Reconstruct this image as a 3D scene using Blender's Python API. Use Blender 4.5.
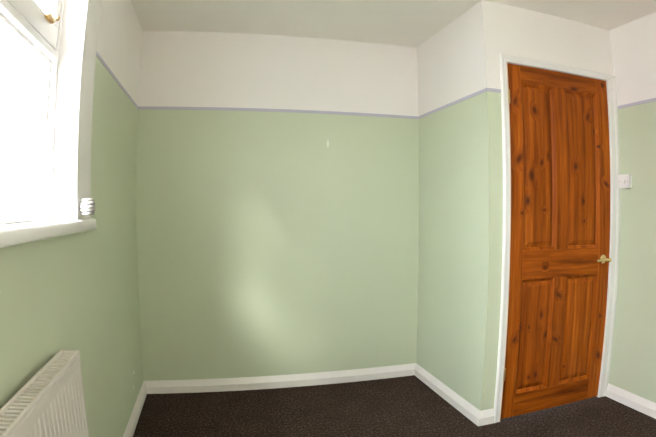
import bpy, bmesh, math, random
from mathutils import Vector, Matrix
random.seed(7)
for o in list(bpy.data.objects): bpy.data.objects.remove(o)
S = bpy.context.scene
COL = S.collection

# ------------------------------------------------------------------ camera
# the photograph was taken through a mildly fisheye wide lens: straight edges bow outwards
CAM = Vector((0.5035, -3.0033, 1.2119)); YAW, PITCH = 0.23707, -0.02605
cd = bpy.data.cameras.new('camera'); cam = bpy.data.objects.new('camera', cd); COL.objects.link(cam)
cam.location = CAM
cam.rotation_euler = (math.pi/2 + PITCH, 0, -YAW)
cd.type = 'PANO'; cd.sensor_fit = 'HORIZONTAL'; cd.sensor_width = 36.0; cd.sensor_height = 36.0*437/656
cy = cd
cy.panorama_type = 'FISHEYE_LENS_POLYNOMIAL'; cy.fisheye_fov = math.radians(150)
cy.fisheye_polynomial_k0 = 0.0
cy.fisheye_polynomial_k1 = -0.038778640158727354
cy.fisheye_polynomial_k2 = -8.202307769913227e-06
cy.fisheye_polynomial_k3 = 6.255486189518903e-06
cy.fisheye_polynomial_k4 = -1.2390691697211588e-07
cd.clip_start = 0.01
S.camera = cam

# ------------------------------------------------------------------ light and exposure
w = bpy.data.worlds.new('overcast_sky'); S.world = w; w.use_nodes = True
WN, WL = w.node_tree.nodes, w.node_tree.links
SKY = 1.0
bg = WN['Background']; wt = WN.new('ShaderNodeTexCoord'); wx = WN.new('ShaderNodeSeparateXYZ'); WL.new(wt.outputs['Generated'], wx.inputs[0])
wr = WN.new('ShaderNodeMapRange'); wr.inputs['From Min'].default_value = 0; wr.inputs['From Max'].default_value = 1
wr.inputs['To Min'].default_value = SKY/3; wr.inputs['To Max'].default_value = SKY; WL.new(wx.outputs['Z'], wr.inputs['Value'])   # overcast sky: zenith three times the horizon
WL.new(wr.outputs[0], bg.inputs[1]); bg.inputs[0].default_value = (0.93, 0.975, 1.07, 1)
FILL_LIGHT = 1.15  # glow of the added globe that fills the room from behind the camera
sun = bpy.data.lights.new('hazy_sun', 'SUN'); sun.energy = 0.08; sun.angle = math.radians(9); sun.color = (1, 0.98, 0.95)
so = bpy.data.objects.new('hazy_sun', sun); COL.objects.link(so)
so.location = (-4, -4, 6)
so.rotation_euler = Vector((0.47, 1.0, -0.52)).to_track_quat('-Z', 'Y').to_euler()
S.view_settings.view_transform = 'Standard'; S.view_settings.look = 'None'
S.view_settings.gamma = 1.0; S.view_settings.use_curve_mapping = False
S.view_settings.exposure = 5.73
S.cycles.use_denoising = True
S.cycles.diffuse_bounces = 10; S.cycles.max_bounces = 16; S.cycles.transparent_max_bounces = 16
S.cycles.sample_clamp_indirect = 10

# ------------------------------------------------------------------ materials
def lin(r, g, b):
    f = lambda c: (c/255/12.92) if c/255 <= .04045 else ((c/255+.055)/1.055)**2.4
    return (f(r), f(g), f(b), 1)
def mat(name):
    m = bpy.data.materials.new(name); m.use_nodes = True
    return m, m.node_tree.nodes, m.node_tree.links, m.node_tree.nodes['Principled BSDF']
def nd(N, t, **kw):
    n = N.new(t)
    for k, v in kw.items():
        if k.startswith('i_'): n.inputs[k[2:].replace('_', ' ')].default_value = v
        else: setattr(n, k, v)
    return n
def ramp(N, stops):
    r = N.new('ShaderNodeValToRGB'); e = r.color_ramp.elements
    while len(e) < len(stops): e.new(0.5)
    for i, (p, c) in enumerate(stops): e[i].position = p; e[i].color = c
    return r
def paint(name, col, rough=0.5, var=0.04, bump=0.05, scale=90, spec=0.5):
    m, N, L, B = mat(name)
    tc = nd(N, 'ShaderNodeTexCoord')
    n1 = nd(N, 'ShaderNodeTexNoise', i_Scale=1.7, i_Detail=4.0); L.new(tc.outputs['Object'], n1.inputs['Vector'])
    c0 = tuple(c*(1-var) for c in col[:3])+(1,); c1 = tuple(min(1, c*(1+var)) for c in col[:3])+(1,)
    r = ramp(N, [(0.3, c0), (0.7, c1)]); L.new(n1.outputs['Fac'], r.inputs[0]); L.new(r.outputs[0], B.inputs['Base Color'])
    B.inputs['Roughness'].default_value = rough; B.inputs['Specular IOR Level'].default_value = spec
    n2 = nd(N, 'ShaderNodeTexNoise', i_Scale=scale, i_Detail=3.0); L.new(tc.outputs['Object'], n2.inputs['Vector'])
    b = nd(N, 'ShaderNodeBump', i_Strength=bump, i_Distance=0.004); L.new(n2.outputs['Fac'], b.inputs['Height']); L.new(b.outputs[0], B.inputs['Normal'])
    return m
M = {}
M['green'] = paint('sage_green_paint', (0.580, 0.620, 0.460, 1), 0.48, 0.02, 0.06, 120)
M['white'] = paint('warm_white_wall_paint', (0.865, 0.815, 0.79, 1), 0.6, 0.015, 0.06, 120)
M['ceil'] = paint('ceiling_paint', (0.92, 0.87, 0.83, 1), 0.75, 0.015, 0.12, 60)
M['lilac'] = paint('lilac_border_paint', (0.52, 0.485, 0.585, 1), 0.5, 0.03, 0.02)
M['gloss'] = paint('white_gloss_woodwork', (0.86, 0.83, 0.815, 1), 0.25, 0.012, 0.02, 40)
M['skirt'] = paint('white_skirting_gloss', (0.84, 0.785, 0.75, 1), 0.3, 0.03, 0.03, 40)
M['reveal'] = paint('white_reveal_plaster', (0.78, 0.75, 0.72, 1), 0.7, 0.015, 0.05)
M['rad'] = paint('cream_radiator_enamel', (0.68, 0.63, 0.575, 1), 0.35, 0.015, 0.01)
M['rad_dark'] = paint('radiator_fin_enamel', (0.25, 0.22, 0.19, 1), 0.6, 0.02, 0.0)
M['plastic'] = paint('white_plastic', (0.80, 0.76, 0.74, 1), 0.35, 0.01, 0.0)
M['cord'] = paint('offwhite_cord', (0.42, 0.39, 0.375, 1), 0.8, 0.05, 0.2, 400)
M['chip'] = paint('pale_filler', (0.82, 0.82, 0.74, 1), 0.8, 0.04, 0.1, 300)
M['brick'] = paint('sunlit_brick', (0.55, 0.40, 0.33, 1), 0.9, 0.10, 0.3, 60)
M['mortar'] = paint('mortar', (0.62, 0.60, 0.56, 1), 0.95, 0.05, 0.2, 60)
M['ground'] = paint('pale_paving', (0.14, 0.135, 0.12, 1), 0.9, 0.1, 0.2, 5)
def metal(name, col, rough):
    m, N, L, B = mat(name); B.inputs['Base Color'].default_value = col; B.inputs['Metallic'].default_value = 1; B.inputs['Roughness'].default_value = rough
    tc = nd(N, 'ShaderNodeTexCoord'); n = nd(N, 'ShaderNodeTexNoise', i_Scale=60.0); L.new(tc.outputs['Object'], n.inputs['Vector'])
    mr = nd(N, 'ShaderNodeMapRange', i_To_Min=rough*.8, i_To_Max=rough*1.3); L.new(n.outputs['Fac'], mr.inputs['Value']); L.new(mr.outputs[0], B.inputs['Roughness'])
    return m
M['brass'] = metal('polished_brass', (0.86, 0.66, 0.34, 1), 0.18)
M['brass_old'] = metal('aged_brass', (0.50, 0.36, 0.17, 1), 0.35)
# glass: clear pane with a fresnel reflection
m, N, L, B = mat('window_glass'); N.remove(B)
tr = nd(N, 'ShaderNodeBsdfTransparent'); tr.inputs[0].default_value = (.93, .95, .94, 1)
gl = nd(N, 'ShaderNodeBsdfGlossy', i_Roughness=0.02); lw = nd(N, 'ShaderNodeLayerWeight', i_Blend=0.5); pw = nd(N, 'ShaderNodeMath', operation='POWER'); L.new(lw.outputs['Facing'], pw.inputs[0]); pw.inputs[1].default_value = 5.0; fr = nd(N, 'ShaderNodeMath', operation='MULTIPLY_ADD'); L.new(pw.outputs[0], fr.inputs[0]); fr.inputs[1].default_value = .9; fr.inputs[2].default_value = .04
mx = nd(N, 'ShaderNodeMixShader'); L.new(fr.outputs[0], mx.inputs[0]); L.new(tr.outputs[0], mx.inputs[1]); L.new(gl.outputs[0], mx.inputs[2])
L.new(mx.outputs[0], N['Material Output'].inputs[0]); M['glass'] = m
# carpet
m, N, L, B = mat('dark_brown_carpet')
tc = nd(N, 'ShaderNodeTexCoord')
n1 = nd(N, 'ShaderNodeTexNoise', i_Scale=75.0, i_Detail=5.0, i_Roughness=.8); n2 = nd(N, 'ShaderNodeTexNoise', i_Scale=6.0, i_Detail=5.0)
v = nd(N, 'ShaderNodeTexVoronoi', i_Scale=110.0)
for n in (n1, n2, v): L.new(tc.outputs['Object'], n.inputs['Vector'])
r = ramp(N, [(0.38, (0.005, 0.0030, 0.0020, 1)), (0.52, (0.026, 0.0160, 0.0115, 1)), (0.66, (0.15, 0.100, 0.080, 1))]); L.new(n1.outputs['Fac'], r.inputs[0])
r2 = ramp(N, [(0.3, (0.75, 0.75, 0.75, 1)), (0.7, (1.2, 1.18, 1.16, 1))]); L.new(n2.outputs['Fac'], r2.inputs[0])
mm = nd(N, 'ShaderNodeMix', data_type='RGBA', blend_type='MULTIPLY'); mm.inputs['Factor'].default_value = 1
L.new(r.outputs[0], mm.inputs[6]); L.new(r2.outputs[0], mm.inputs[7]); L.new(mm.outputs[2], B.inputs['Base Color'])
B.inputs['Roughness'].default_value = 1; B.inputs['Specular IOR Level'].default_value = 0.05
B.inputs['Sheen Weight'].default_value = 0.10; B.inputs['Sheen Roughness'].default_value = .6; B.inputs['Sheen Tint'].default_value = (.6, .42, .34, 1)
b = nd(N, 'ShaderNodeBump', i_Strength=0.9, i_Distance=0.006); L.new(v.outputs['Distance'], b.inputs['Height']); L.new(b.outputs[0], B.inputs['Normal'])
M['carpet'] = m
# pine: KNOTS are (x, z, radius x, radius z) in door coordinates; x from the hinge edge, z from the floor
KNOTS = [(0.053,1.787,.020,.028,.6),(0.067,1.47,.030,.030,.7),(0.192,1.75,.020,.022,-.4),(0.159,1.386,.026,.040,0),(0.231,1.458,.012,.020,.3),(0.291,1.503,.012,.014,.4),
 (0.134,1.243,.014,.030,0),(0.248,1.195,.014,.012,0),(0.493,1.451,.019,.028,.2),(0.602,1.75,.018,.026,.4),(0.498,1.908,.045,.014,.1),(0.553,1.248,.013,.028,0),(0.655,1.67,.011,.022,0),
 (0.687,1.578,.020,.010,0),(0.747,1.966,.022,.022,0),(0.742,1.353,.030,.018,-.5),(0.087,1.178,.012,.012,0),(0.258,0.873,.014,.016,0),(0.369,0.707,.026,.018,-.5),
 (0.112,0.541,.010,.012,0),(0.166,0.537,.008,.016,0),(0.253,0.601,.014,.034,0),(0.294,0.479,.016,.026,.3),(0.366,0.443,.026,.018,-.5),(0.243,0.244,.018,.030,0),
 (0.726,0.545,.012,.012,0),(0.739,0.293,.024,.026,-.5),(0.193,0.234,.010,.012,0),(0.462,0.259,.012,.012,0),(0.066,0.477,.018,.022,.6),(0.560,1.13,.010,.016,0)]
def pine(name, horizontal):
    m, N, L, B = mat(name)
    tc = nd(N, 'ShaderNodeTexCoord'); sx = nd(N, 'ShaderNodeSeparateXYZ'); L.new(tc.outputs['Object'], sx.inputs[0])
    def mth(op, a, b=None, clamp=False):
        n = N.new('ShaderNodeMath'); n.operation = op; n.use_clamp = clamp
        for i, q in enumerate((a, b)):
            if q is None: continue
            if isinstance(q, (int, float)): n.inputs[i].default_value = q
            else: L.new(q, n.inputs[i])
        return n.outputs[0]
    nz = nd(N, 'ShaderNodeTexNoise', i_Scale=14.0, i_Detail=2.0); L.new(tc.outputs['Object'], nz.inputs['Vector'])
    acc = None
    x, z = sx.outputs['X'], sx.outputs['Z']
    wob = mth('MULTIPLY', mth('SUBTRACT', nz.outputs['Fac'], 0.5), 0.9)
    for kx, kz, rx, rz, tilt in KNOTS:
        dx = mth('SUBTRACT', x, kx); dz = mth('SUBTRACT', z, kz)
        if tilt: dz = mth('SUBTRACT', dz, mth('MULTIPLY', dx, tilt))
        e = mth('ADD', mth('POWER', mth('ABSOLUTE', mth('DIVIDE', dx, rx)), 2.0), mth('POWER', mth('ABSOLUTE', mth('DIVIDE', dz, rz)), 2.0))
        acc = e if acc is None else mth('MINIMUM', acc, e)
    d = mth('ADD', mth('SQRT', acc), wob)          # 0 at a knot's heart, 1 at its rim
    core = mth('SUBTRACT', 1.0, mth('MULTIPLY', d, 0.9), True)
    halo = mth('SUBTRACT', 1.0, mth('MULTIPLY', d, 0.38), True)
    # grain: long bands along the plank, pulled around the knots
    mp = nd(N, 'ShaderNodeMapping'); L.new(tc.outputs['Object'], mp.inputs['Vector'])
    mp.inputs['Scale'].default_value = (1.6, 20, 26) if horizontal else (26, 20, 1.1)
    ob = nd(N, 'ShaderNodeObjectInfo'); off = nd(N, 'ShaderNodeVectorMath', operation='ADD')
    comb = nd(N, 'ShaderNodeCombineXYZ'); q = mth('MULTIPLY', ob.outputs['Random'], 37.0)
    L.new(mth('ADD', q, mth('MULTIPLY', halo, 0.9)), comb.inputs[0]); L.new(q, comb.inputs[1]); L.new(mth('ADD', q, mth('MULTIPLY', halo, 0.5)), comb.inputs[2])
    L.new(mp.outputs[0], off.inputs[0]); L.new(comb.outputs[0], off.inputs[1])
    g1 = nd(N, 'ShaderNodeTexNoise', i_Scale=1.0, i_Detail=5.0, i_Roughness=.55, i_Distortion=.5); L.new(off.outputs[0], g1.inputs['Vector'])
    g2 = nd(N, 'ShaderNodeTexNoise', i_Scale=5.0, i_Detail=3.0, i_Roughness=.6); L.new(off.outputs[0], g2.inputs['Vector'])
    g = mth('ADD', mth('MULTIPLY', g1.outputs['Fac'], 0.72), mth('MULTIPLY', g2.outputs['Fac'], 0.28))
    rr = ramp(N, [(0.30, (0.115, 0.021, 0.0020, 1)), (0.44, (0.255, 0.053, 0.0035, 1)), (0.57, (0.395, 0.092, 0.006, 1)), (0.70, (0.56, 0.158, 0.014, 1))])
    L.new(g, rr.inputs[0])
    mk = nd(N, 'ShaderNodeMix', data_type='RGBA', blend_type='MIX'); L.new(mth('MULTIPLY', halo, 0.6), mk.inputs['Factor']); L.new(rr.outputs[0], mk.inputs[6]); mk.inputs[7].default_value = (0.22, 0.042, 0.007, 1)
    mk2 = nd(N, 'ShaderNodeMix', data_type='RGBA', blend_type='MIX'); L.new(mth('MULTIPLY', core, 1.0, True), mk2.inputs['Factor']); L.new(mk.outputs[2], mk2.inputs[6]); mk2.inputs[7].default_value = (0.070, 0.016, 0.006, 1)
    hs = nd(N, 'ShaderNodeHueSaturation'); L.new(mk2.outputs[2], hs.inputs['Color'])
    L.new(mth('ADD', mth('MULTIPLY', ob.outputs['Random'], 0.2), 0.9), hs.inputs['Value'])
    L.new(hs.outputs[0], B.inputs['Base Color'])
    B.inputs['Roughness'].default_value = 0.45; B.inputs['Specular IOR Level'].default_value = 0.12
    b = nd(N, 'ShaderNodeBump', i_Strength=0.12, i_Distance=0.002); L.new(g, b.inputs['Height']); L.new(b.outputs[0], B.inputs['Normal'])
    return m
M['pine_v'] = pine('stained_pine_upright', False); M['pine_h'] = pine('stained_pine_cross', True)
M['pine_edge'] = paint('raw_pine_edge', (0.72, 0.52, 0.36, 1), 0.5, 0.05, 0.03)

# ------------------------------------------------------------------ mesh helpers
def box(bm, x0, x1, y0, y1, z0, z1, bev=0.0, mi=0):
    vs = [bm.verts.new((x, y, z)) for x in (x0, x1) for y in (y0, y1) for z in (z0, z1)]
    fs = [bm.faces.new([vs[i] for i in f]) for f in ((0, 1, 3, 2), (4, 6, 7, 5), (0, 4, 5, 1), (2, 3, 7, 6), (0, 2, 6, 4), (1, 5, 7, 3))]
    for f in fs: f.material_index = mi
    if bev:
        es = list({e for f in fs for e in f.edges})
        r = bmesh.ops.bevel(bm, geom=es, offset=bev, segments=2, profile=.5, affect='EDGES')
        for f in r['faces']: f.material_index = mi
    return fs
def sweep(bm, prof, p0, p1, A, Bv, m0=0.0, m1=0.0, mi=0):
    """extrude a closed profile [(a, b)] along p0->p1; A and Bv are the profile axes; m0/m1 slide the ends along the run per unit a (mitres)"""
    p0, p1, A, Bv = Vector(p0), Vector(p1), Vector(A), Vector(Bv); d = (p1-p0).normalized()
    r0 = [bm.verts.new(p0 + A*a + Bv*b + d*(m0*a)) for a, b in prof]
    r1 = [bm.verts.new(p1 + A*a + Bv*b + d*(m1*a)) for a, b in prof]
    n = len(prof); fs = []
    for i in range(n): fs.append(bm.faces.new((r0[i], r0[(i+1) % n], r1[(i+1) % n], r1[i])))
    fs.append(bm.faces.new(r0[::-1])); fs.append(bm.faces.new(r1))
    for f in fs: f.material_index = mi
    return fs
def tube(bm, pts, rad, n=10, closed=False):
    pts = [Vector(p) for p in pts]; rings = []; prev = None
    for i, p in enumerate(pts):
        a = pts[i-1] if (i or closed) else p; c = pts[(i+1) % len(pts)] if (i < len(pts)-1 or closed) else p
        t = (c-a).normalized()
        if prev is None: u = t.orthogonal().normalized()
        else: u = (prev - t*prev.dot(t)).normalized()
        prev = u; v2 = t.cross(u); r = rad[i] if isinstance(rad, (list, tuple)) else rad
        rings.append([bm.verts.new(p + (u*math.cos(k*2*math.pi/n)+v2*math.sin(k*2*math.pi/n))*r) for k in range(n)])
    m = len(rings)
    for i in range(m if closed else m-1):
        A_, B_ = rings[i], rings[(i+1) % m]
        for k in range(n): bm.faces.new((A_[k], A_[(k+1) % n], B_[(k+1) % n], B_[k]))
    if not closed: bm.faces.new(rings[0][::-1]); bm.faces.new(rings[-1])
def lathe(bm, prof, origin, axis, n=24):
    """prof [(radius, height along axis)]"""
    axis = Vector(axis).normalized(); u = axis.orthogonal().normalized(); v2 = axis.cross(u); o = Vector(origin); rings = []
    for r, h in prof:
        if r < 1e-6: rings.append([bm.verts.new(o+axis*h)])
        else: rings.append([bm.verts.new(o+axis*h+(u*math.cos(k*2*math.pi/n)+v2*math.sin(k*2*math.pi/n))*r) for k in range(n)])
    for a, b_ in zip(rings, rings[1:]):
        for k in range(n):
            q = [a[k % len(a)], a[(k+1) % len(a)], b_[(k+1) % len(b_)], b_[k % len(b_)]]
            q = list(dict.fromkeys(q))
            if len(q) > 2: bm.faces.new(q)
def ob(name, bm, mats, parent=None, smooth=False):
    bmesh.ops.recalc_face_normals(bm, faces=bm.faces[:])
    me = bpy.data.meshes.new(name); bm.to_mesh(me); bm.free()
    for m_ in (mats if isinstance(mats, (list, tuple)) else [mats]): me.materials.append(M[m_])
    if smooth:
        for p in me.polygons: p.use_smooth = True
        try: me.set_sharp_from_angle(angle=math.radians(40))
        except Exception: pass
    o = bpy.data.objects.new(name, me); COL.objects.link(o)
    if parent: o.parent = parent
    return o
def tag(o, label, cat, group=None, kind=None):
    o['label'] = label; o['category'] = cat
    if group: o['group'] = group
    if kind: o['kind'] = kind
    return o
def empty(name, loc=(0, 0, 0)):
    e = bpy.data.objects.new(name, None); COL.objects.link(e); e.location = loc; e.empty_display_size = .1; return e
def part(name, parent, mats, fn, smooth=False):
    bm = bmesh.new(); fn(bm); return ob(name, bm, mats, parent, smooth)

# ------------------------------------------------------------------ room dimensions
W1, D1, W2, H = 1.8816, 0.8852, 2.8656, 2.3465
YR = -3.75                      # rear wall behind the camera
ZD = 1.834                      # centre of the lilac border
ZS, SK = 0.0855, 0.0160         # skirting height and thickness
DX0, DX1, DZT = 2.0099, 2.7917, 2.0   # door opening
WY0, WY1, WZ0, WZ1 = -2.75, -1.325, 1.130, 2.22   # window opening
CT, CY = .012, .177             # flat window casing: thickness and width
T = 0.28                        # outer wall thickness

def wall(name, segs, label):
    """segs: boxes split at the border height so green paint lies below, white above"""
    bm = bmesh.new()
    for x0, x1, y0, y1, z0, z1 in segs:
        if z0 < ZD: box(bm, x0, x1, y0, y1, z0, min(z1, ZD), mi=0)
        if z1 > ZD: box(bm, x0, x1, y0, y1, max(z0, ZD), z1, mi=1)
    return tag(ob(name, bm, ['green', 'white']), label, 'wall', kind='structure')
wall('wall_back', [(0, W1+.1, 0, .1, 0, H)], 'green lower and white upper wall at the back of the alcove')
wall('wall_left', [(-T, 0, WY1, .1, 0, H), (-T, 0, YR-.1, WY0, 0, H), (-T, 0, WY0, WY1, 0, WZ0), (-T, 0, WY0, WY1, WZ1, H)], 'green and white wall holding the window and radiator')
wall('wall_alcove', [(W1, W1+.1, -D1+.1, 0, 0, H)], 'short green and white side wall between alcove and door')
wall('wall_door', [(W1, DX0-.03, -D1, -D1+.1, 0, H), (DX1+.03, W2+.1, -D1, -D1+.1, 0, H), (DX0-.03, DX1+.03, -D1, -D1+.1, DZT+.03, H)], 'green and white wall around the pine door')
wall('wall_right', [(W2, W2+.1, YR-.1, -D1, 0, H)], 'green and white wall with the light switch')
wall('wall_rear', [(0, W2, YR-.1, YR, 0, H)], 'green and white wall behind the viewpoint')
bm = bmesh.new(); box(bm, -T, W2+.1, YR-.1, .1, -.12, 0); tag(ob('floor', bm, 'carpet'), 'dark brown short pile carpet covering the floor', 'floor', kind='structure')
bm = bmesh.new(); box(bm, -T, W2+.1, YR-.1, .1, H, H+.12); tag(ob('ceiling', bm, 'ceil'), 'plain off-white painted ceiling', 'ceiling', kind='structure')

# lilac border: a thin raised strip run along every wall
bh, bt = .0098, .0020
def strip(name, p0, p1, A, label):
    bm = bmesh.new(); sweep(bm, [(0, -bh), (bt, -bh+.001), (bt, bh-.001), (0, bh)], p0, p1, A, (0, 0, 1))
    tag(ob(name, bm, 'lilac'), label, 'border', kind='structure')
strip('trim_1', (0, 0, ZD), (W1, 0, ZD), (0, -1, 0), 'thin lilac border line across the back wall')
strip('trim_2', (0, WY1+CY+.008, ZD), (0, -bt, ZD), (1, 0, 0), 'thin lilac border line between the window and the corner')
strip('trim_3', (W1, -bt, ZD), (W1, -D1, ZD), (-1, 0, 0), 'thin lilac border line on the short alcove side wall')
strip('trim_4', (W1-bt, -D1, ZD), (1.9695, -D1, ZD), (0, -1, 0), 'short lilac border line between wall corner and door architrave')
strip('trim_5', (W2, -D1-.02, ZD), (W2, YR, ZD), (-1, 0, 0), 'thin lilac border line above the light switch')
strip('trim_6', (0, YR, ZD), (0, WY0-CY-.008, ZD), (1, 0, 0), 'thin lilac border line on the near side of the window')

# skirting boards, mitred at the corners
SP = [(0, 0), (SK, 0), (SK, .046), (SK*.84, .052), (SK*.22, .080), (SK*.12, ZS), (0, ZS)]
def skirt(name, p0, p1, A, m0, m1, label):
    bm = bmesh.new(); sweep(bm, SP, p0, p1, A, (0, 0, 1), m0, m1); tag(ob(name, bm, 'skirt'), label, 'skirting board', kind='structure')
skirt('baseboard_back', (0, 0, 0), (W1, 0, 0), (0, -1, 0), 1, -1, 'white bevelled skirting board along the back wall')
skirt('baseboard_left', (0, YR, 0), (0, 0, 0), (1, 0, 0), 1, -1, 'white bevelled skirting board below radiator wall')
skirt('baseboard_alcove', (W1, 0, 0), (W1, -D1, 0), (-1, 0, 0), 1, 1, 'white bevelled skirting board on the alcove side wall')
skirt('baseboard_door', (W1, -D1, 0), (1.9698, -D1, 0), (0, -1, 0), -1, 0, 'short white skirting block beside the door architrave')
skirt('baseboard_right', (W2, -D1, 0), (W2, YR, 0), (-1, 0, 0), .0, -1, 'white bevelled skirting board below the light switch wall')
skirt('baseboard_rear', (W2, YR, 0), (0, YR, 0), (0, 1, 0), 1, -1, 'white bevelled skirting board behind the viewpoint')

# ------------------------------------------------------------------ door, lining, architrave
AW = DX0-1.9698; AF = .018
AP = [(0, 0), (0, .011), (.004, .014), (AW*.55, .014), (AW*.66, AF), (AW-.004, AF), (AW, AF-.004), (AW, 0)]   # a: from opening outwards, b: out of the wall
fr_ = tag(empty('trim_7', (DX0, -D1, 0)), 'white painted architrave framing the pine door', 'architrave', kind='structure'); fr_['kind'] = 'structure'
def arch(bm, side):
    if side == 'l':   sweep(bm, AP, (0, 0, 0), (0, 0, DZT), (-1, 0, 0), (0, -1, 0), 0, 1)
    elif side == 't': sweep(bm, AP, (0, 0, DZT), (DX1-DX0, 0, DZT), (0, 0, 1), (0, -1, 0), -1, 1)
    else:
        wd = W2-DX1; k = wd/AW
        sweep(bm, [(a*k if i > 2 else a, b) for i, (a, b) in enumerate(AP)], (DX1-DX0, 0, 0), (DX1-DX0, 0, DZT), (1, 0, 0), (0, -1, 0), 0, 1/k if False else AW/wd)
part('architrave_upright', fr_, 'gloss', lambda b: arch(b, 'l'))
part('architrave_head', fr_, 'gloss', lambda b: arch(b, 't'))
part('architrave_upright', fr_, 'gloss', lambda b: arch(b, 'r'))
part('door_lining', fr_, 'gloss', lambda b: (box(b, -.029, -.0035, -.001, .099, 0, DZT+.029), box(b, DX1-DX0+.0005, DX1-DX0+.029, -.001, .099, 0, DZT+.029), box(b, -.0035, DX1-DX0+.0005, -.001, .099, DZT+.0005, DZT+.029)))
part('lining_edge', fr_, 'pine_edge', lambda b: box(b, -.0034, .0012, -.0165, .03, .0, DZT))

DW = DX1-DX0
door = tag(empty('door_1', (DX0, -D1, 0)), 'orange stained four panel pine door with brass handle', 'door', kind='structure')
Y0, Y1 = -.001, .039           # door leaf: faces the room at the plane of the wall
zb, zt = .008, DZT-.003
xs0, xs1 = .002, DW-.002
SW = .098                       # stile width
mx0, mx1 = .332, .424           # muntin
r_bot, r_l0, r_l1, r_top = .150, .812, .972, 1.900
bv = .0015
part('stile', door, 'pine_v', lambda b: box(b, xs0, SW, Y0, Y1, zb, zt, bv))
part('stile', door, 'pine_v', lambda b: box(b, DW-SW, xs1, Y0, Y1, zb, zt, bv))
part('rail', door, 'pine_h', lambda b: box(b, SW, DW-SW, Y0, Y1, zb, r_bot, bv))
part('rail', door, 'pine_h', lambda b: box(b, SW, DW-SW, Y0, Y1, r_l0, r_l1, bv))
part('rail', door, 'pine_h', lambda b: box(b, SW, DW-SW, Y0, Y1, r_top, zt, bv))
part('muntin', door, 'pine_v', lambda b: box(b, mx0, mx1, Y0, Y1, r_bot, r_l0, bv))
part('muntin', door, 'pine_v', lambda b: box(b, mx0, mx1, Y0, Y1, r_l1, r_top, bv))
def panel(b, x0, x1, z0, z1):
    """sunk panel with a sloped field: margin 1 cm deep, raised field in the middle"""
    m1, m2 = .018, .045
    yb, yf = .015, .006
    def loop(x0, x1, z0, z1, y): return [b.verts.new(p) for p in ((x0, y, z0), (x1, y, z0), (x1, y, z1), (x0, y, z1))]
    back = loop(x0, x1, z0, z1, .030); a = loop(x0, x1, z0, z1, yb); c = loop(x0+m1, x1-m1, z0+m1, z1-m1, yb); d = loop(x0+m2, x1-m2, z0+m2, z1-m2, yf)
    for p, q in ((back, a), (a, c), (c, d)):
        for i in range(4): b.faces.new((p[i], p[(i+1) % 4], q[(i+1) % 4], q[i]))
    b.faces.new(d); b.faces.new(back[::-1])
def beading(b, x0, x1, z0, z1):
    pr = [(0, .017), (0, .0005), (.002, .001), (.005, .0045), (.011, .0075), (.016, .013), (.018, .017)]    # a: inwards, b: depth
    sweep(b, pr, (x0, 0, z0), (x1, 0, z0), (0, 0, 1), (0, 1, 0), 1, -1); sweep(b, pr, (x0, 0, z1), (x1, 0, z1), (0, 0, -1), (0, 1, 0), 1, -1)
    sweep(b, pr, (x0, 0, z0), (x0, 0, z1), (1, 0, 0), (0, 1, 0), 1, -1); sweep(b, pr, (x1, 0, z0), (x1, 0, z1), (-1, 0, 0), (0, 1, 0), 1, -1)
for x0, x1, z0, z1 in ((SW, mx0, r_l1, r_top), (mx1, DW-SW, r_l1, r_top), (SW, mx0, r_bot, r_l0), (mx1, DW-SW, r_bot, r_l0)):
    pn = part('panel', door, 'pine_v', lambda b: panel(b, x0, x1, z0, z1))
    part('panel_beading', pn, 'pine_v', lambda b: beading(b, x0, x1, z0, z1))
for hz in (1.805, .29):
    hg = part('hinge', door, 'brass_old', lambda b: (lathe(b, [(0, -.040), (.004, -.038), (.0055, -.035), (.0055, .035), (.004, .038), (0, .040)], (.0005, -.0195, hz), (0, 0, 1), 12)), True)
    hg['label'] = 'narrow brass butt hinge knuckle'
# lever handle on a round rose
hx, hz = 2.732-DX0, .898
hd = part('handle_rose', door, 'brass', lambda b: lathe(b, [(0, 0), (.027, 0), (.027, .003), (.024, .006), (.016, .009), (.012, .010), (0, .010)], (hx, Y0, hz), (0, -1, 0), 28), True)
hd['label'] = 'round brass handle rose'
def lever(b):
    lathe(b, [(0, .008), (.010, .008), (.009, .018), (.0085, .036), (.012, .044), (.015, .052), (.014, .060), (.009, .064), (0, .065)], (hx, Y0, hz), (0, -1, 0), 20)
    y = Y0-.052
    pts = [(hx, y, hz), (hx-.015, y-.001, hz+.001), (hx-.035, y, hz+.004), (hx-.055, y+.003, hz+.003), (hx-.075, y+.006, hz-.001), (hx-.090, y+.008, hz-.003), (hx-.098, y+.008, hz+.001), (hx-.100, y+.007, hz+.006)]
    tube(b, pts, [.010, .0095, .0085, .008, .0085, .0085, .007, .005], 12)
lv = part('lever', hd, 'brass', lever, True); lv['label'] = 'curved brass lever'

# ------------------------------------------------------------------ window in the left wall
win = tag(empty('window_1', (0, 0, 0)), 'white framed window with fanlight flooding the room with daylight', 'window', kind='structure')
FX0, FX1 = -.135, -.077         # frame depth, room face at FX1
SILL = 1.168
FJ = .034
MU = -2.04                      # mullion
TZ0, TZ1 = 1.728, 1.755         # transom
def casing(b, y0, y1, z0, z1): box(b, .0004, CT, y0, y1, z0, z1, .002)
part('casing_upright', win, 'gloss', lambda b: casing(b, WY1-.0105, WY1+CY, SILL+.0005, 2.30))
part('casing_upright', win, 'gloss', lambda b: casing(b, WY0-CY, WY0+.0105, SILL+.0005, 2.30))
part('casing_head', win, 'gloss', lambda b: casing(b, WY0+.0105, WY1-.0105, WZ1-.0105, 2.30))
part('casing_bead', win, 'gloss', lambda b: tube(b, [(.0045, WY1+CY+.0035, SILL+.001), (.0045, WY1+CY+.0035, 2.30)], .0045, 10), True)
part('frame_jamb', win, 'gloss', lambda b: box(b, FX0, -.0005, WY1-.010, WY1-.0005, SILL+.0005, WZ1-.010, .0015))
part('frame_jamb', win, 'gloss', lambda b: box(b, FX0, -.0005, WY0+.0005, WY0+.010, SILL+.0005, WZ1-.010, .0015))
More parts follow.
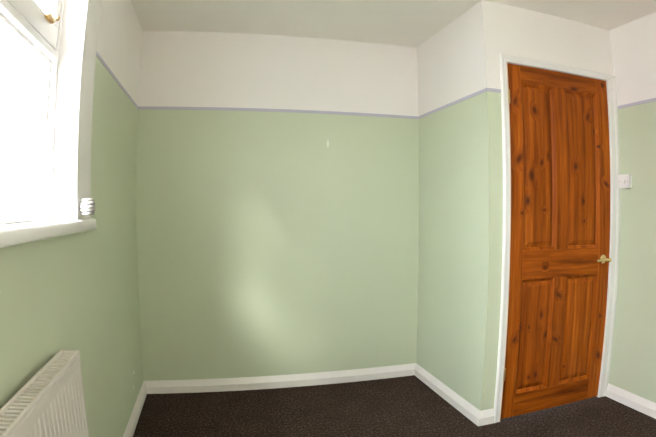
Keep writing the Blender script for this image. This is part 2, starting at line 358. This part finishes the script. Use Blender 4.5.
part('frame_head', win, 'gloss', lambda b: box(b, FX0, -.0005, WY0+.0005, WY1-.0005, WZ1-.010, WZ1-.0005, .0015))
part('frame_stile', win, 'gloss', lambda b: box(b, FX0, FX1, WY1-FJ, WY1-.0105, SILL+.0005, WZ1-.0105, .003))
part('frame_stile', win, 'gloss', lambda b: box(b, FX0, FX1, WY0+.0105, WY0+FJ, SILL+.0005, WZ1-.0105, .003))
part('mullion', win, 'gloss', lambda b: box(b, FX0, FX1, MU-.025, MU+.025, SILL+.0005, WZ1-.0105, .003))
part('frame_bottom_rail', win, 'gloss', lambda b: box(b, FX0, FX1, WY0+FJ, WY1-FJ, SILL+.0005, SILL+.035, .003))
for a, c in ((MU+.0255, WY1-FJ-.0005), (WY0+FJ+.0005, MU-.0255)):
    part('transom', win, 'gloss', lambda b: box(b, FX0, FX1+.004, a, c, TZ0, TZ1, .003))
    part('rebate_stop', win, 'gloss', lambda b: box(b, FX0-.012, FX0-.0005, a, c, TZ0, TZ1+.03))
    part('pane', win, 'glass', lambda b: box(b, -.112, -.108, a, c, SILL+.0355, TZ0-.0005))
    part('glazing_bead', win, 'gloss', lambda b: (box(b, -.107, -.097, a, a+.012, SILL+.0355, TZ0-.0005), box(b, -.107, -.097, c-.012, c, SILL+.0355, TZ0-.0005), box(b, -.107, -.097, a+.012, c-.012, TZ0-.0125, TZ0-.0005), box(b, -.107, -.097, a+.012, c-.012, SILL+.0355, SILL+.0455)))
    fl = part('fanlight_sash', win, 'gloss', lambda b: (box(b, FX0, FX1-.004, a+.002, c-.002, TZ1+.010, TZ1+.090, .003), box(b, FX0, FX1-.004, a+.002, c-.002, WZ1-.065, WZ1-.013, .003),
        box(b, FX0, FX1-.004, a+.002, a+.046, TZ1+.090, WZ1-.065, .003), box(b, FX0, FX1-.004, c-.046, c-.002, TZ1+.090, WZ1-.065, .003)))
    part('pane', fl, 'glass', lambda b: box(b, -.112, -.108, a+.046, c-.046, TZ1+.090, WZ1-.065))
def stay(b):
    zc = 1.838; x = FX1-.003
    box(b, x-.001, x+.003, -1.515, -1.455, zc-.009, zc+.009, .001)
    tube(b, [(x+.008, -1.450, zc), (x+.012, -1.470, zc+.001), (x+.014, -1.500, zc+.002), (x+.012, -1.526, zc+.001)], [.008, .007, .0065, .008], 10)
st = part('window_fastener', win, 'brass_old', stay, True); st['label'] = 'small brass fastener on the fanlight rail'
part('fastener_knob', win, 'brass_old', lambda b: lathe(b, [(0, -.0005), (.007, 0), (.006, .008), (.010, .014), (.010, .020), (.006, .024), (0, .025)], (FX1-.004, -1.431, 1.858), (1, 0, 0), 16), True)
# sill: thick board with rounded nose, horn past the reveal
def sillb(b):
    x1 = .032; ye = WY1+CY+.030; yn = WY0-CY-.030; r = .022
    pts = [(-T+.02, WY0), (0.0005, WY0), (0.0005, yn)]
    for k in range(7):
        a = -math.pi/2 + k*math.pi/12; pts.append((x1-r+r*math.cos(a), yn+r+r*math.sin(a)))
    for k in range(7):
        a = k*math.pi/12; pts.append((x1-r+r*math.cos(a), ye-r+r*math.sin(a)))
    pts += [(0.0005, ye), (0.0005, WY1), (-T+.02, WY1)]
    lay = []
    for dz, ins in ((1.1265, .003), (1.130, .0), (1.148, .0), (1.157, .002), (1.163, .005), (1.166, .009), (SILL, .016)):
        lay.append([b.verts.new((min(x, x1-ins) if x > 0.001 else x, y if x <= .001 else max(yn+ins*.5, min(ye-ins*.5, y)), dz)) for x, y in pts])
    n = len(pts)
    for p, q in zip(lay, lay[1:]):
        for i in range(n): b.faces.new((p[i], p[(i+1) % n], q[(i+1) % n], q[i]))
    b.faces.new(lay[0][::-1]); b.faces.new(lay[-1])
part('sill', win, 'gloss', sillb, True)

# hank of blind cord wound on a cleat at the foot of the reveal
cx0, cy0, cz0 = .040, -1.296, 1.2135
ck = tag(empty('cord_hank', (cx0, cy0, cz0-.034)), 'ridged white hank of cord wound up just above the window sill', 'cord')
part('cleat', ck, 'plastic', lambda b: (box(b, -.0298, .004, -.008, .008, .028, .040, .002), box(b, -.004, .004, -.026, .026, .030, .038, .002)))
def coil(b):
    for k in range(5):
        z = .011 + k*.0114; q = (k-2)/2.5; R = .030*math.sqrt(1-q*q*.55)
        pts = []
        for i in range(20):
            a = i*2*math.pi/20; j = 1+.04*math.sin(3*a+k*1.7)
            pts.append((R*.74*math.cos(a)*j, R*.95*math.sin(a)*j, z + .0010*math.sin(a*1+k*.4)))
        tube(b, pts, .0062, 8, True)
part('wound_cord', ck, 'cord', coil, True)
part('cord_loop', ck, 'cord', lambda b: tube(b, [(.010, .020+.014*math.cos(a), .034+.026*math.sin(a)) for a in [i*2*math.pi/24 for i in range(24)]], .0042, 8, True), True)

# ------------------------------------------------------------------ radiator under the window
RY1, RY0 = -1.652, -2.652; RX0, RX1 = .032, .093; RZ1, RZ0 = .800, .200
rad = tag(empty('radiator', (0, (RY0+RY1)/2, RZ0)), 'cream panel radiator with slotted top grille below the window', 'radiator')
def loc(fn):
    def g(b):
        fn(b); bmesh.ops.translate(b, verts=b.verts[:], vec=(0, -(RY0+RY1)/2, -RZ0))
    return g
def front(b, xf, sgn):
    """fluted steel panel: vertical ribs between flat top and bottom borders"""
    n = 33; pitch = (RY1-RY0-.03)/n; ys = []
    for i in range(n):
        y = RY0+.015+i*pitch
        ys += [(y, 0), (y+pitch*.30, 0), (y+pitch*.45, .0023), (y+pitch*.85, .0023)]
    ys = [(RY0+.001, 0)] + ys + [(RY1-.015, 0), (RY1-.001, 0)]
    zs = [(RZ0, -.004, 0), (RZ0+.004, 0, 0), (RZ0+.042, 0, 0), (RZ0+.056, 0, 1), (RZ1-.052, 0, 1), (RZ1-.044, 0, 0), (RZ1-.022, 0, 0), (RZ1-.016, 0, 0), (RZ1-.012, -.004, 0)]
    g = [[b.verts.new((xf + sgn*(dx - d*f), y, z)) for y, d in ys] for z, dx, f in zs]
    for i in range(len(zs)-1):
        for j in range(len(ys)-1): b.faces.new((g[i][j], g[i][j+1], g[i+1][j+1], g[i+1][j]))
    bk = [b.verts.new((xf-sgn*.012, y, z)) for y, z in ((ys[0][0], RZ0), (ys[-1][0], RZ0), (ys[-1][0], RZ1-.012), (ys[0][0], RZ1-.012))]
    b.faces.new(bk)
    b.faces.new([g[i][-1] for i in range(len(zs))] + [bk[2], bk[1]]); b.faces.new([g[i][0] for i in range(len(zs))][::-1] + [bk[0], bk[3]])
    b.faces.new(g[-1] + [bk[3], bk[2]][::-1] if False else g[-1][::-1] + [bk[3], bk[2]]); b.faces.new(g[0] + [bk[1], bk[0]])
part('front_panel', rad, 'rad', loc(lambda b: front(b, RX1-.001, 1)))
part('back_panel', rad, 'rad', loc(lambda b: front(b, RX0+.001, -1)))
part('side_cover', rad, 'rad', loc(lambda b: box(b, RX0+.014, RX1-.014, RY1-.006, RY1-.0015, RZ0+.01, RZ1-.003, .001)))
part('side_cover', rad, 'rad', loc(lambda b: box(b, RX0+.014, RX1-.014, RY0+.0015, RY0+.006, RZ0+.01, RZ1-.003, .001)))
part('convector_fins', rad, 'rad_dark', loc(lambda b: [box(b, RX0+.016, RX1-.016, RY0+.02+i*.032, RY0+.0215+i*.032, RZ0+.03, RZ1-.03) for i in range(30)]))['kind'] = 'stuff'
gr = part('top_grille_frame', rad, 'rad', loc(lambda b: (box(b, RX0, RX0+.0085, RY0, RY1, RZ1-.0105, RZ1, .002), box(b, RX1-.0085, RX1, RY0, RY1, RZ1-.0105, RZ1, .002), box(b, RX0+.0085, RX1-.0085, RY1-.007, RY1, RZ1-.0105, RZ1, .002), box(b, RX0+.0085, RX1-.0085, RY0, RY0+.007, RZ1-.0105, RZ1, .002))))
bm = bmesh.new(); box(bm, RX0+.0087, RX1-.0087, -.0048, .0048, -.0065, 0, .0006)
sl0 = ob('grille_slat', bm, 'rad', gr)
ns = 50; sp = (RY1-RY0-.014)/ns
for i in range(ns):
    s = sl0 if i == 0 else sl0.copy()
    if i: COL.objects.link(s); s.parent = gr
    s.location = (0, RY1-.007-(i+.5)*sp-(RY0+RY1)/2, RZ1-.0040-RZ0)
for y in (RY0+.15, RY1-.15): part('wall_bracket', rad, 'rad', loc(lambda b: box(b, .0003, RX0+.004, y-.012, y+.012, RZ0+.08, RZ1-.08)))
part('valve_pipe', rad, 'rad', loc(lambda b: (tube(b, [(.060, RY0-.035, .0005), (.060, RY0-.035, RZ0+.05)], .0075, 12), tube(b, [(.060, RY0-.035, RZ0+.045), (.060, RY0+.010, RZ0+.045)], .010, 12), tube(b, [(.060, RY0-.035, RZ0+.05), (.060, RY0-.035, RZ0+.115)], .016, 14))), True)

# ------------------------------------------------------------------ small fittings
sw = tag(empty('light_switch', (W2, -.955, 1.370)), 'small square white light switch on the wall beside the door', 'light switch')
part('back_box', sw, 'plastic', lambda b: box(b, -.022, -.0003, -.041, .041, -.040, .040, .002))
part('face_plate', sw, 'plastic', lambda b: box(b, -.030, -.0225, -.043, .043, -.042, .042, .0025))
part('rocker', sw, 'plastic', lambda b: (sweep(b, [(0, -.013), (.005, -.013), (.0015, .013), (0, .013)], (-.0301, -.009, 0), (-.0301, .009, 0), (-1, 0, 0), (0, 0, 1))))
for y in (-.030, .030): part('plate_screw', sw, 'brass', lambda b: lathe(b, [(0, 0), (.003, 0), (.0025, .0012), (0, .0015)], (-.0301, y, 0), (-1, 0, 0), 10))
def plug(name, center, nrm, wdt, hgt, label, cat, group=None):
    bm = bmesh.new(); n = Vector(nrm); u = Vector((0, 0, 1)).cross(n)
    k = 14; rings = []
    for sc_, h in ((1, 0.0002), (1, .0022), (.72, .0040)):
        rings.append([bm.verts.new(Vector(center)*0 + n*h + u*(wdt/2*sc_*math.cos(i*2*math.pi/k)*(1+.12*math.sin(3*i))) + Vector((0, 0, hgt/2*sc_*math.sin(i*2*math.pi/k)*(1+.10*math.cos(2*i))))) for i in range(k)])
    for p, q in zip(rings, rings[1:]):
        for i in range(k): bm.faces.new((p[i], p[(i+1) % k], q[(i+1) % k], q[i]))
    bm.faces.new(rings[0][::-1]); bm.faces.new(rings[-1])
    o = ob(name, bm, 'chip'); o.location = center
    return tag(o, label, cat, group)
plug('filler_patch', (1.229, 0, 1.625), (0, -1, 0), .012, .052, 'narrow pale upright filler patch high on the green back wall', 'filler patch')
plug('wall_plug', (0, -.335, .262), (1, 0, 0), .034, .024, 'small pale wall plug above skirting, the upper of two', 'wall plug', 'pale wall plugs near the corner')
plug('wall_plug', (0, -.384, .190), (1, 0, 0), .034, .024, 'small pale wall plug just above skirting, the lower of two', 'wall plug', 'pale wall plugs near the corner')

# invented stand lamp behind the viewpoint, added as fill light for the room
m, N, L, B = mat('fill_globe_glow'); B.inputs['Base Color'].default_value = (.9, .88, .84, 1); B.inputs['Emission Color'].default_value = (1, .985, .965, 1); B.inputs['Emission Strength'].default_value = FILL_LIGHT
M['lamp'] = m
lp = tag(empty('added_fill_lamp', (1.35, -3.30, 0)), 'added fill lamp, opal globe on a slim stand, unseen behind the viewpoint', 'lamp')
part('base', lp, 'plastic', lambda b: lathe(b, [(0, 0), (.13, 0), (.13, .010), (.11, .018), (.02, .026), (0, .026)], (0, 0, .0005), (0, 0, 1), 32), True)
part('pole', lp, 'plastic', lambda b: tube(b, [(0, 0, .025), (0, 0, 1.215)], .011, 14), True)
part('fill_globe', lp, 'lamp', lambda b: lathe(b, [(0, 1.211), (.03, 1.212)] + [(.11*math.sin(k*math.pi/16), 1.32-.11*math.cos(k*math.pi/16)) for k in range(2, 16)] + [(0, 1.43)], (0, 0, 0), (0, 0, 1), 32), True)

# ------------------------------------------------------------------ outside the window: neighbouring brick wall and ground
nb = tag(empty('neighbouring_house', (-2.0, 2.0, -2.8)), 'sunlit brick house wall glimpsed through the bright window', 'house')
part('mortar_wall', nb, 'mortar', lambda b: box(b, -1.2, 1.0, .012, .30, 0, 6.6))
bm = bmesh.new(); box(bm, -.105, .105, 0, .05, -.0315, .0315, .003)
br0 = None; rest = bmesh.new(); cnt = 0
for row in range(87):
    z = .045+row*.075
    for i in range(9):
        x = -1.08 + i*.225 + (.1125 if row % 2 else 0)
        wx, wz = x-2.0, z-2.8
        if -2.15 < wx < -1.1 and .75 < wz < 3.6 and cnt < 300:
            if br0 is None: br0 = ob('brick', bm, 'brick', nb); o = br0
            else: o = br0.copy(); COL.objects.link(o); o.parent = nb
            o.location = (x, random.uniform(-.002, .003), z); cnt += 1
        else: box(rest, x-.105, x+.105, 0, .05, z-.0315, z+.0315)
rb = ob('brickwork', rest, 'brick', nb); rb['kind'] = 'stuff'
bm = bmesh.new(); box(bm, -40, 30, -40, 40, -3.0, -2.8); tag(ob('ground', bm, 'ground'), 'pale paved ground outside below the window', 'ground', kind='structure')
